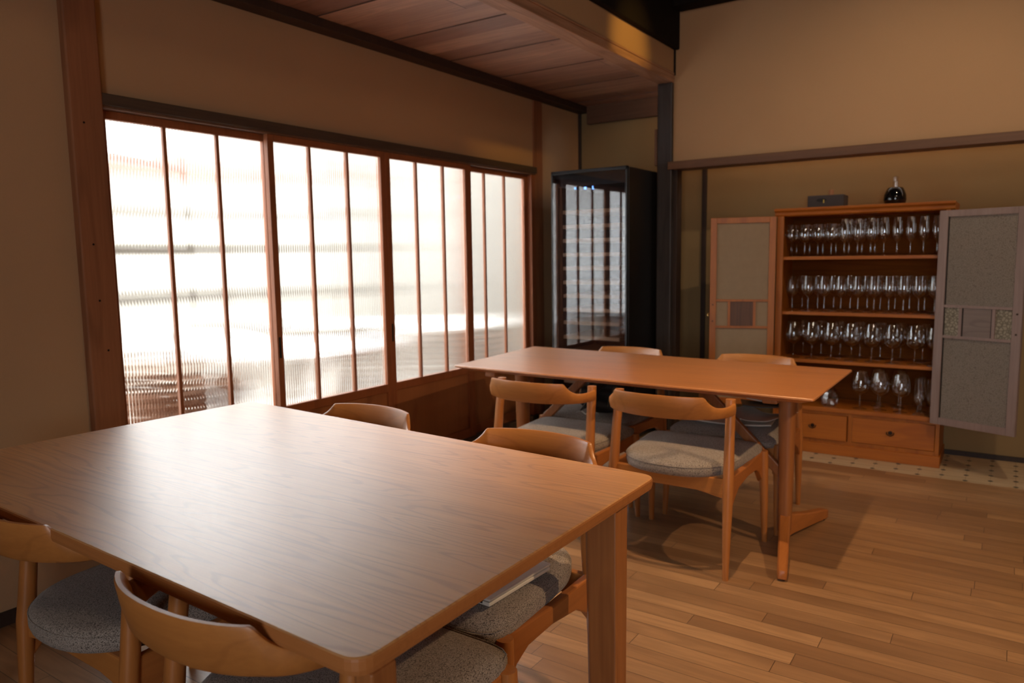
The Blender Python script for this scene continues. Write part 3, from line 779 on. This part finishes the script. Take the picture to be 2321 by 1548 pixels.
disp = nb((-0.098, -0.090, -0.0015, 0.0, 1.700, 1.710), (-0.026, -0.012, -0.0015, 0.0, 1.695, 1.709), (0.034, 0.038, -0.0015, 0.0, 1.694, 1.712), (0.034, 0.044, -0.0015, 0.0, 1.692, 1.695))
obj('display', disp, m, wf)
for sx in (-1, 1):
    for yy in (0.07, dp-0.05): obj('foot', nb((sx*(w2-0.06)-0.02, sx*(w2-0.06)+0.02, yy-0.02, yy+0.02, 0, 0.031)), mat_fridge, wf)

# ------------------------------------------------------------------ glass cabinet
cx0, cx1, cy0, cy1 = -1.250, -0.303, 4.870, 5.215
ccx = (cx0+cx1)/2; hw = (cx1-cx0)/2; D = cy1-cy0
cab = empty('display_cabinet', (ccx, cy0, 0)); tag(cab, 'reddish brown wooden cabinet with open doors and four shelves of wine glasses', 'cabinet')
st = 0.040
obj('side_panel', nb((-hw, -hw+0.02, 0.0, D, 0.0, 1.49)), mat_cabz, cab, bevel=0.002)
obj('side_panel', nb((hw-0.02, hw, 0.0, D, 0.0, 1.49)), mat_cabz, cab, bevel=0.002)
obj('stile', nb((-hw, -hw+st, -0.004, 0.018, 0.30, 1.49)), mat_cabz, cab, bevel=0.002)
obj('stile', nb((hw-0.022, hw, -0.004, 0.018, 0.08, 1.49)), mat_cabz, cab, bevel=0.002)
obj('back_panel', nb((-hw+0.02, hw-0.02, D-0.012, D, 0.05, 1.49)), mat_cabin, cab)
bm = bmesh.new()
prism(bm, [(-0.002, 1.488), (-0.010, 1.495), (-0.014, 1.512), (-0.030, 1.522), (-0.034, 1.536), (D, 1.536), (D, 1.488)], 'x', -hw-0.014, hw+0.022)
obj('cornice', bm, mat_cab, cab, bevel=0.002)
for zz, nm in ((1.236, 'shelf'), (0.890, 'shelf'), (0.588, 'shelf')):
    obj(nm, nb((-hw+0.02, hw-0.02, 0.012, D-0.012, zz-0.020, zz)), mat_cab, cab, bevel=0.002)
obj('shelf', nb((-hw+0.02, hw-0.02, -0.008, D-0.012, 0.268, 0.295)), mat_cab, cab, bevel=0.003)
obj('plinth', nb((-hw-0.008, hw+0.008, -0.016, D, 0.0, 0.066)), mat_cab, cab, bevel=0.003)
obj('drawer_rail', nb((-hw+0.02, hw-0.02, 0.004, 0.02, 0.066, 0.090), (-hw+0.02, hw-0.02, 0.004, 0.02, 0.25, 0.268), (-0.785-ccx-0.012, -0.785-ccx+0.012, 0.004, 0.02, 0.09, 0.25)), mat_cabz, cab)
def drawer(xa, xb, pull, proud):
    d_ = obj('drawer', nb((xa, xb, -proud, 0.25, 0.092, 0.248)), mat_cab, cab, bevel=0.003)
    kx = pull
    k_ = bmesh.new()
    prism(k_, [(kx+0.012*math.cos(a*PI/6), 0.175+0.012*math.sin(a*PI/6)) for a in range(12)], 'y', -proud-0.004, -proud)
    cord(k_, [(kx-0.02, -proud-0.004, 0.178), (kx-0.018, -proud-0.012, 0.166), (kx, -proud-0.014, 0.158), (kx+0.018, -proud-0.012, 0.166), (kx+0.02, -proud-0.004, 0.178)], 0.003, 6)
    obj('pull', k_, mat_metal, d_, smooth=40)
drawer(-hw+0.022, -0.802-ccx, -1.0-ccx, 0.010)
drawer(-0.772-ccx, hw-0.024, -0.56-ccx, -0.002)

def cab_door(name, loc, rz, W_, z0, z1, sgn, mframe, mp_big, mp_small, mcentre, stile_w, shade_strips, label):
    """door leaf in local x from 0 (hinge) to sgn*W_, face towards -y"""
    d_ = empty('door', loc, rz); d_.parent = cab
    d_.location = (loc[0]-ccx, loc[1]-cy0, 0)
    d_['label'] = label
    X = lambda a, b: (min(sgn*a, sgn*b), max(sgn*a, sgn*b))
    t = 0.011
    mz = [(z1-z0)*0.555+z0, (z1-z0)*0.425+z0]   # middle rails (upper, lower)
    r = 0.015
    fr = nb((*X(0, stile_w), -t, t, z0, z1), (*X(W_-stile_w, W_), -t, t, z0, z1), (*X(stile_w, W_-stile_w), -t, t, z1-0.036, z1), (*X(stile_w, W_-stile_w), -t, t, z0, z0+0.040),
            (*X(stile_w, W_-stile_w), -t, t*.6, mz[0], mz[0]+r), (*X(stile_w, W_-stile_w), -t, t*.6, mz[1]-r, mz[1]))
    obj('frame', fr, mframe, d_, bevel=0.0015)
    iw = W_-2*stile_w; a = stile_w+iw*0.28; b = stile_w+iw*0.72
    obj('mullion', nb((*X(a-0.016, a), -t, t*.6, mz[1], mz[0])), mframe, d_)
    obj('mullion', nb((*X(b, b+0.016), -t, t*.6, mz[1], mz[0])), mframe, d_)
    for q0, q1 in ((mz[0]+r, z1-0.036), (z0+0.040, mz[1]-r)): obj('paper_panel', nb((*X(stile_w, W_-stile_w), -0.002, 0.002, q0, q1)), mp_big, d_)
    for q0, q1 in ((stile_w, a-0.016), (b+0.016, W_-stile_w)): obj('small_panel', nb((*X(q0, q1), -0.004, 0.001, mz[1], mz[0])), mp_small, d_)
    obj('centre_panel', nb((*X(a, b), -0.005, 0.001, mz[1], mz[0])), mcentre, d_)
    if shade_strips:   # black strips painting the shade on the shadow side of the recesses
        g = stile_w if sgn > 0 else W_-stile_w
        obj('joint_or_shade', nb((*X(stile_w, stile_w+0.006), -0.0045, -0.002, z0+0.040, mz[1]-r), (*X(stile_w, stile_w+0.006), -0.0045, -0.002, mz[0]+r, z1-0.036),
                      (*X(stile_w, stile_w+0.005), -0.0062, -0.004, mz[1], mz[0]), (*X(a, a+0.006), -0.0062, -0.004, mz[1], mz[0]), (*X(b-0.006, b), -0.0062, -0.004, mz[1], mz[0])), mat_dark_or_shade, d_)
    for zz in (mz[0]-0.02, mz[1]+0.03):
        bm = bmesh.new(); prism(bm, [(sgn*(W_-stile_w*.5)+0.005*math.cos(q*PI/4), zz+0.005*math.sin(q*PI/4)) for q in range(8)], 'y', -t-0.004, -t)
        obj('door_stud', bm, mat_metal, d_)
    return d_
mat_centre = wood('dark_centre_panel', sRGB(104, 66, 38), sRGB(70, 42, 24), 'z', 0.5)
mat_centre2 = wood('grey_centre_panel', sRGB(126, 108, 98), sRGB(100, 84, 76), 'x', 0.5)
dl = cab_door('door', (-1.252, 4.852, 0), math.radians(17.0), 0.400, 0.28, 1.490, -1, mat_cabz, mat_paper, mat_paper, mat_centre, 0.040, False, 'left door with plain tan paper panels')
bm = bmesh.new(); cord(bm, [(-0.404, -0.008, 0.875), (-0.412, -0.010, 0.872), (-0.414, -0.010, 0.860), (-0.406, -0.008, 0.857)], 0.004, 6); obj('catch', bm, plain('brass_catch', sRGB(220, 180, 110), 0.3, 0.8), dl)
dr = cab_door('door', (-0.350, 4.832, 0), math.radians(-21.4), 0.438, 0.27, 1.482, 1, mat_doorgrey, mat_chiyogami, mat_chiyogami2, mat_centre2, 0.046, True, 'right door with weathered grey frame and patterned paper')

# things on top of the cabinet
bx = empty('storage_box', (-0.985, 5.02, 1.5365)); tag(bx, 'small dark grey box with a finger hole standing on the cabinet', 'box')
mat_box = plain('dark_grey_card', sRGB(62, 56, 56), 0.8)
obj('body', nb((-0.105, 0.105, -0.075, 0.075, 0, 0.076)), mat_box, bx, bevel=0.004)
bm = bmesh.new(); prism(bm, [(-0.022+0.03*math.cos(a*PI/8), 0.046+0.011*math.sin(a*PI/8)) for a in range(16)], 'y', -0.0765, -0.0745); obj('finger_hole', bm, mat_dark_or_shade, bx)
obj('tag', nb((-0.012, -0.005, -0.0775, -0.076, 0.028, 0.048)), plain('yellow_tag', sRGB(190, 170, 80), 0.6), bx)
bm = bmesh.new(); lathe(bm, [(0, 0), (0.014, 0), (0.015, 0.004), (0.0145, 0.115), (0.012, 0.12), (0, 0.12)], seg=16)
o = obj('wooden_peg', bm, plain('pale_wood', sRGB(178, 128, 92), 0.6), smooth=40); o.location = (-0.985, 5.12, 1.5365); tag(o, 'short wooden cylinder standing behind the dark box on the cabinet', 'cylinder')
vz = empty('decanter', (-0.607, 5.02, 1.5365)); tag(vz, 'round glossy black decanter with a glass stopper on top of the cabinet', 'decanter')
bm = bmesh.new(); lathe(bm, [(0, 0.0), (0.046, 0.0), (0.056, 0.006), (0.062, 0.030), (0.060, 0.058), (0.050, 0.084), (0.042, 0.100), (0.036, 0.103), (0.0, 0.103)], seg=36)
obj('body', bm, plain('black_glaze', (0.004, 0.004, 0.005), 0.06), vz, smooth=50)
bm = bmesh.new(); lathe(bm, [(0.017, 0.103), (0.016, 0.13), (0.013, 0.15), (0.018, 0.165), (0.0, 0.172)], seg=16); obj('stopper', bm, mat_wine, vz, smooth=60)

# wine glasses ---------------------------------------------------------------
def glass_mesh(h, rb, rw, foot, hb, taper=0.72):
    """h total height, rb bowl radius, rw rim radius, foot radius, hb height where the bowl starts"""
    bm = bmesh.new()
    hh = h-hb
    prof = [(foot, 0.0), (foot, 0.0015), (foot*.55, 0.004), (0.006, 0.010), (0.0038, 0.022), (0.0034, hb-0.016), (0.006, hb-0.005),
            (rb*.50, hb+hh*.035), (rb*.80, hb+hh*.12), (rb*.97, hb+hh*.26), (rb, hb+hh*.38), (rb*.97, hb+hh*.55), (rb*.5+rw*.5, hb+hh*.78), (rw, h)]
    lathe(bm, prof, seg=22); me = bpy.data.meshes.new('wine_glass')
    bmesh.ops.recalc_face_normals(bm, faces=bm.faces)
    bm.to_mesh(me); bm.free(); me.materials.append(mat_wine)
    me.polygons.foreach_set('use_smooth', [True]*len(me.polygons)); return me
me_tulip = glass_mesh(0.200, 0.037, 0.027, 0.033, 0.088)
me_slim = glass_mesh(0.225, 0.029, 0.021, 0.031, 0.085)
me_med = glass_mesh(0.222, 0.0375, 0.028, 0.034, 0.098)
me_big = glass_mesh(0.232, 0.053, 0.036, 0.040, 0.095)
me_flute = glass_mesh(0.215, 0.024, 0.019, 0.030, 0.06)
ordn = ['leftmost', 'second from left', 'third from left', 'fourth from left', 'fifth from left', 'sixth from left', 'seventh from left', 'eighth from left', 'ninth from left', 'tenth from left', 'eleventh from left', 'rightmost']
def place(me, x, y, z, label, group, name='wine_glass'):
    o = bpy.data.objects.new(name, me); C.objects.link(o); o.location = (x, y, z); o.rotation_euler = (0, 0, random.random()*6); tag(o, label, 'glass', group)
    return o
def rank(i, n): return ordn[i] if i < n-1 else 'rightmost'
s1 = [-1.176, -1.096, -1.017, -.940, -.864, -.790, -.717, -.645, -.575, -.505, -.437, -.368]
for row, (dy, word) in enumerate(((4.935, 'front'), (5.02, 'back'), (5.105, 'rear'))):
    for i, x in enumerate(s1):
        if row == 2 or (row == 1 and i > 6): continue
        nm = 'small tulip wine glass' if i < 4 else 'tall slim wine glass'
        place(me_tulip if i < 4 else me_slim, x+(0.0 if row == 0 else 0.012*row), dy, 1.2365, '%s on the top shelf, %s in the %s row' % (nm, rank(i, (12, 7)[min(row, 1)]), word), 'wine glasses on the top cabinet shelf')
s2 = [-1.165, -1.069, -.972, -.875, -.777, -.688, -.607, -.529, -.449, -.368]
for row, (dy, word) in enumerate(((4.945, 'front'), (5.06, 'back'), (5.14, 'rear'))):
    for i, x in enumerate(s2):
        if row == 2: continue
        place(me_med, x+(0.0 if row == 0 else (0.035 if i < 5 else (0.02 if i < 9 else 0.0))), dy, 0.8905, 'medium wine glass on the second shelf, %s in the %s row' % (rank(i, 10), word), 'wine glasses on the second cabinet shelf')
s3 = [-1.150, -1.038, -.922, -.806, -.690, -.577, -.458, -.363]
for row, (dy, word) in enumerate(((4.95, 'front'), (5.08, 'back'))):
    for i, x in enumerate(s3):
        if i == 7: me_, nm = me_med, 'medium wine glass'
        else: me_, nm = me_big, 'large balloon wine glass'
        if row and i == 7: continue
        place(me_, x+(0.03 if row and i < 7 else 0), dy, 0.5885, '%s on the third shelf, %s in the %s row' % (nm, rank(i, 8 if not row else 7), word), 'wine glasses on the third cabinet shelf')
GB = 'wine glasses on the bottom cabinet shelf'
for me_, x, y, lab in ((me_big, -1.13, 4.96, 'large wine glass on the bottom shelf, hidden behind the far tabletop'),
                       (me_big, -.742, 4.93, 'large balloon glass on the bottom shelf, first right of the crystal decanter'),
                       (me_big, -.632, 4.94, 'large balloon glass on the bottom shelf, second right of the crystal decanter'),
                       (me_big, -.518, 4.93, 'large balloon glass on the bottom shelf, third right of the crystal decanter'),
                       (me_big, -.66, 5.06, 'large balloon glass at the back of the bottom shelf, left one'),
                       (me_big, -.545, 5.07, 'large balloon glass at the back of the bottom shelf, right one'),
                       (me_flute, -.425, 4.915, 'champagne flute on the bottom shelf, front one'),
                       (me_flute, -.415, 5.00, 'champagne flute on the bottom shelf, back one'),
                       (me_flute, -.362, 4.92, 'champagne flute on the bottom shelf, against the right side')):
    place(me_, x, y, 0.2955, lab, GB)
# cut crystal decanter
bm = bmesh.new(); lathe(bm, [(0.0, 0.0), (0.040, 0.0), (0.048, 0.02), (0.052, 0.05), (0.046, 0.09), (0.026, 0.12), (0.015, 0.135), (0.014, 0.165), (0.020, 0.175), (0.008, 0.18), (0.016, 0.20), (0.0, 0.215)], seg=12)
o = obj('crystal_decanter', bm, thin_glass('cut_crystal', 0.2, 0.7, (0.9, 0.9, 0.9), 0.02, 1.5)); o.location = (-.921, 4.94, 0.2955); tag(o, 'faceted crystal decanter on the bottom cabinet shelf beside the far tabletop corner', 'decanter')

# daylight portals: the window opening and the opening behind the camera
area('daylight_portal', (XL-0.10, 3.0, 1.18), (0, 3.0, 1.18), 3.0, 1.25, 1, (1, 1, 1), True)
area('daylight_portal', (0.8, -2.66, 1.35), (0.8, 0, 1.35), 1.4, 1.3, 1, (1, 1, 1), True)
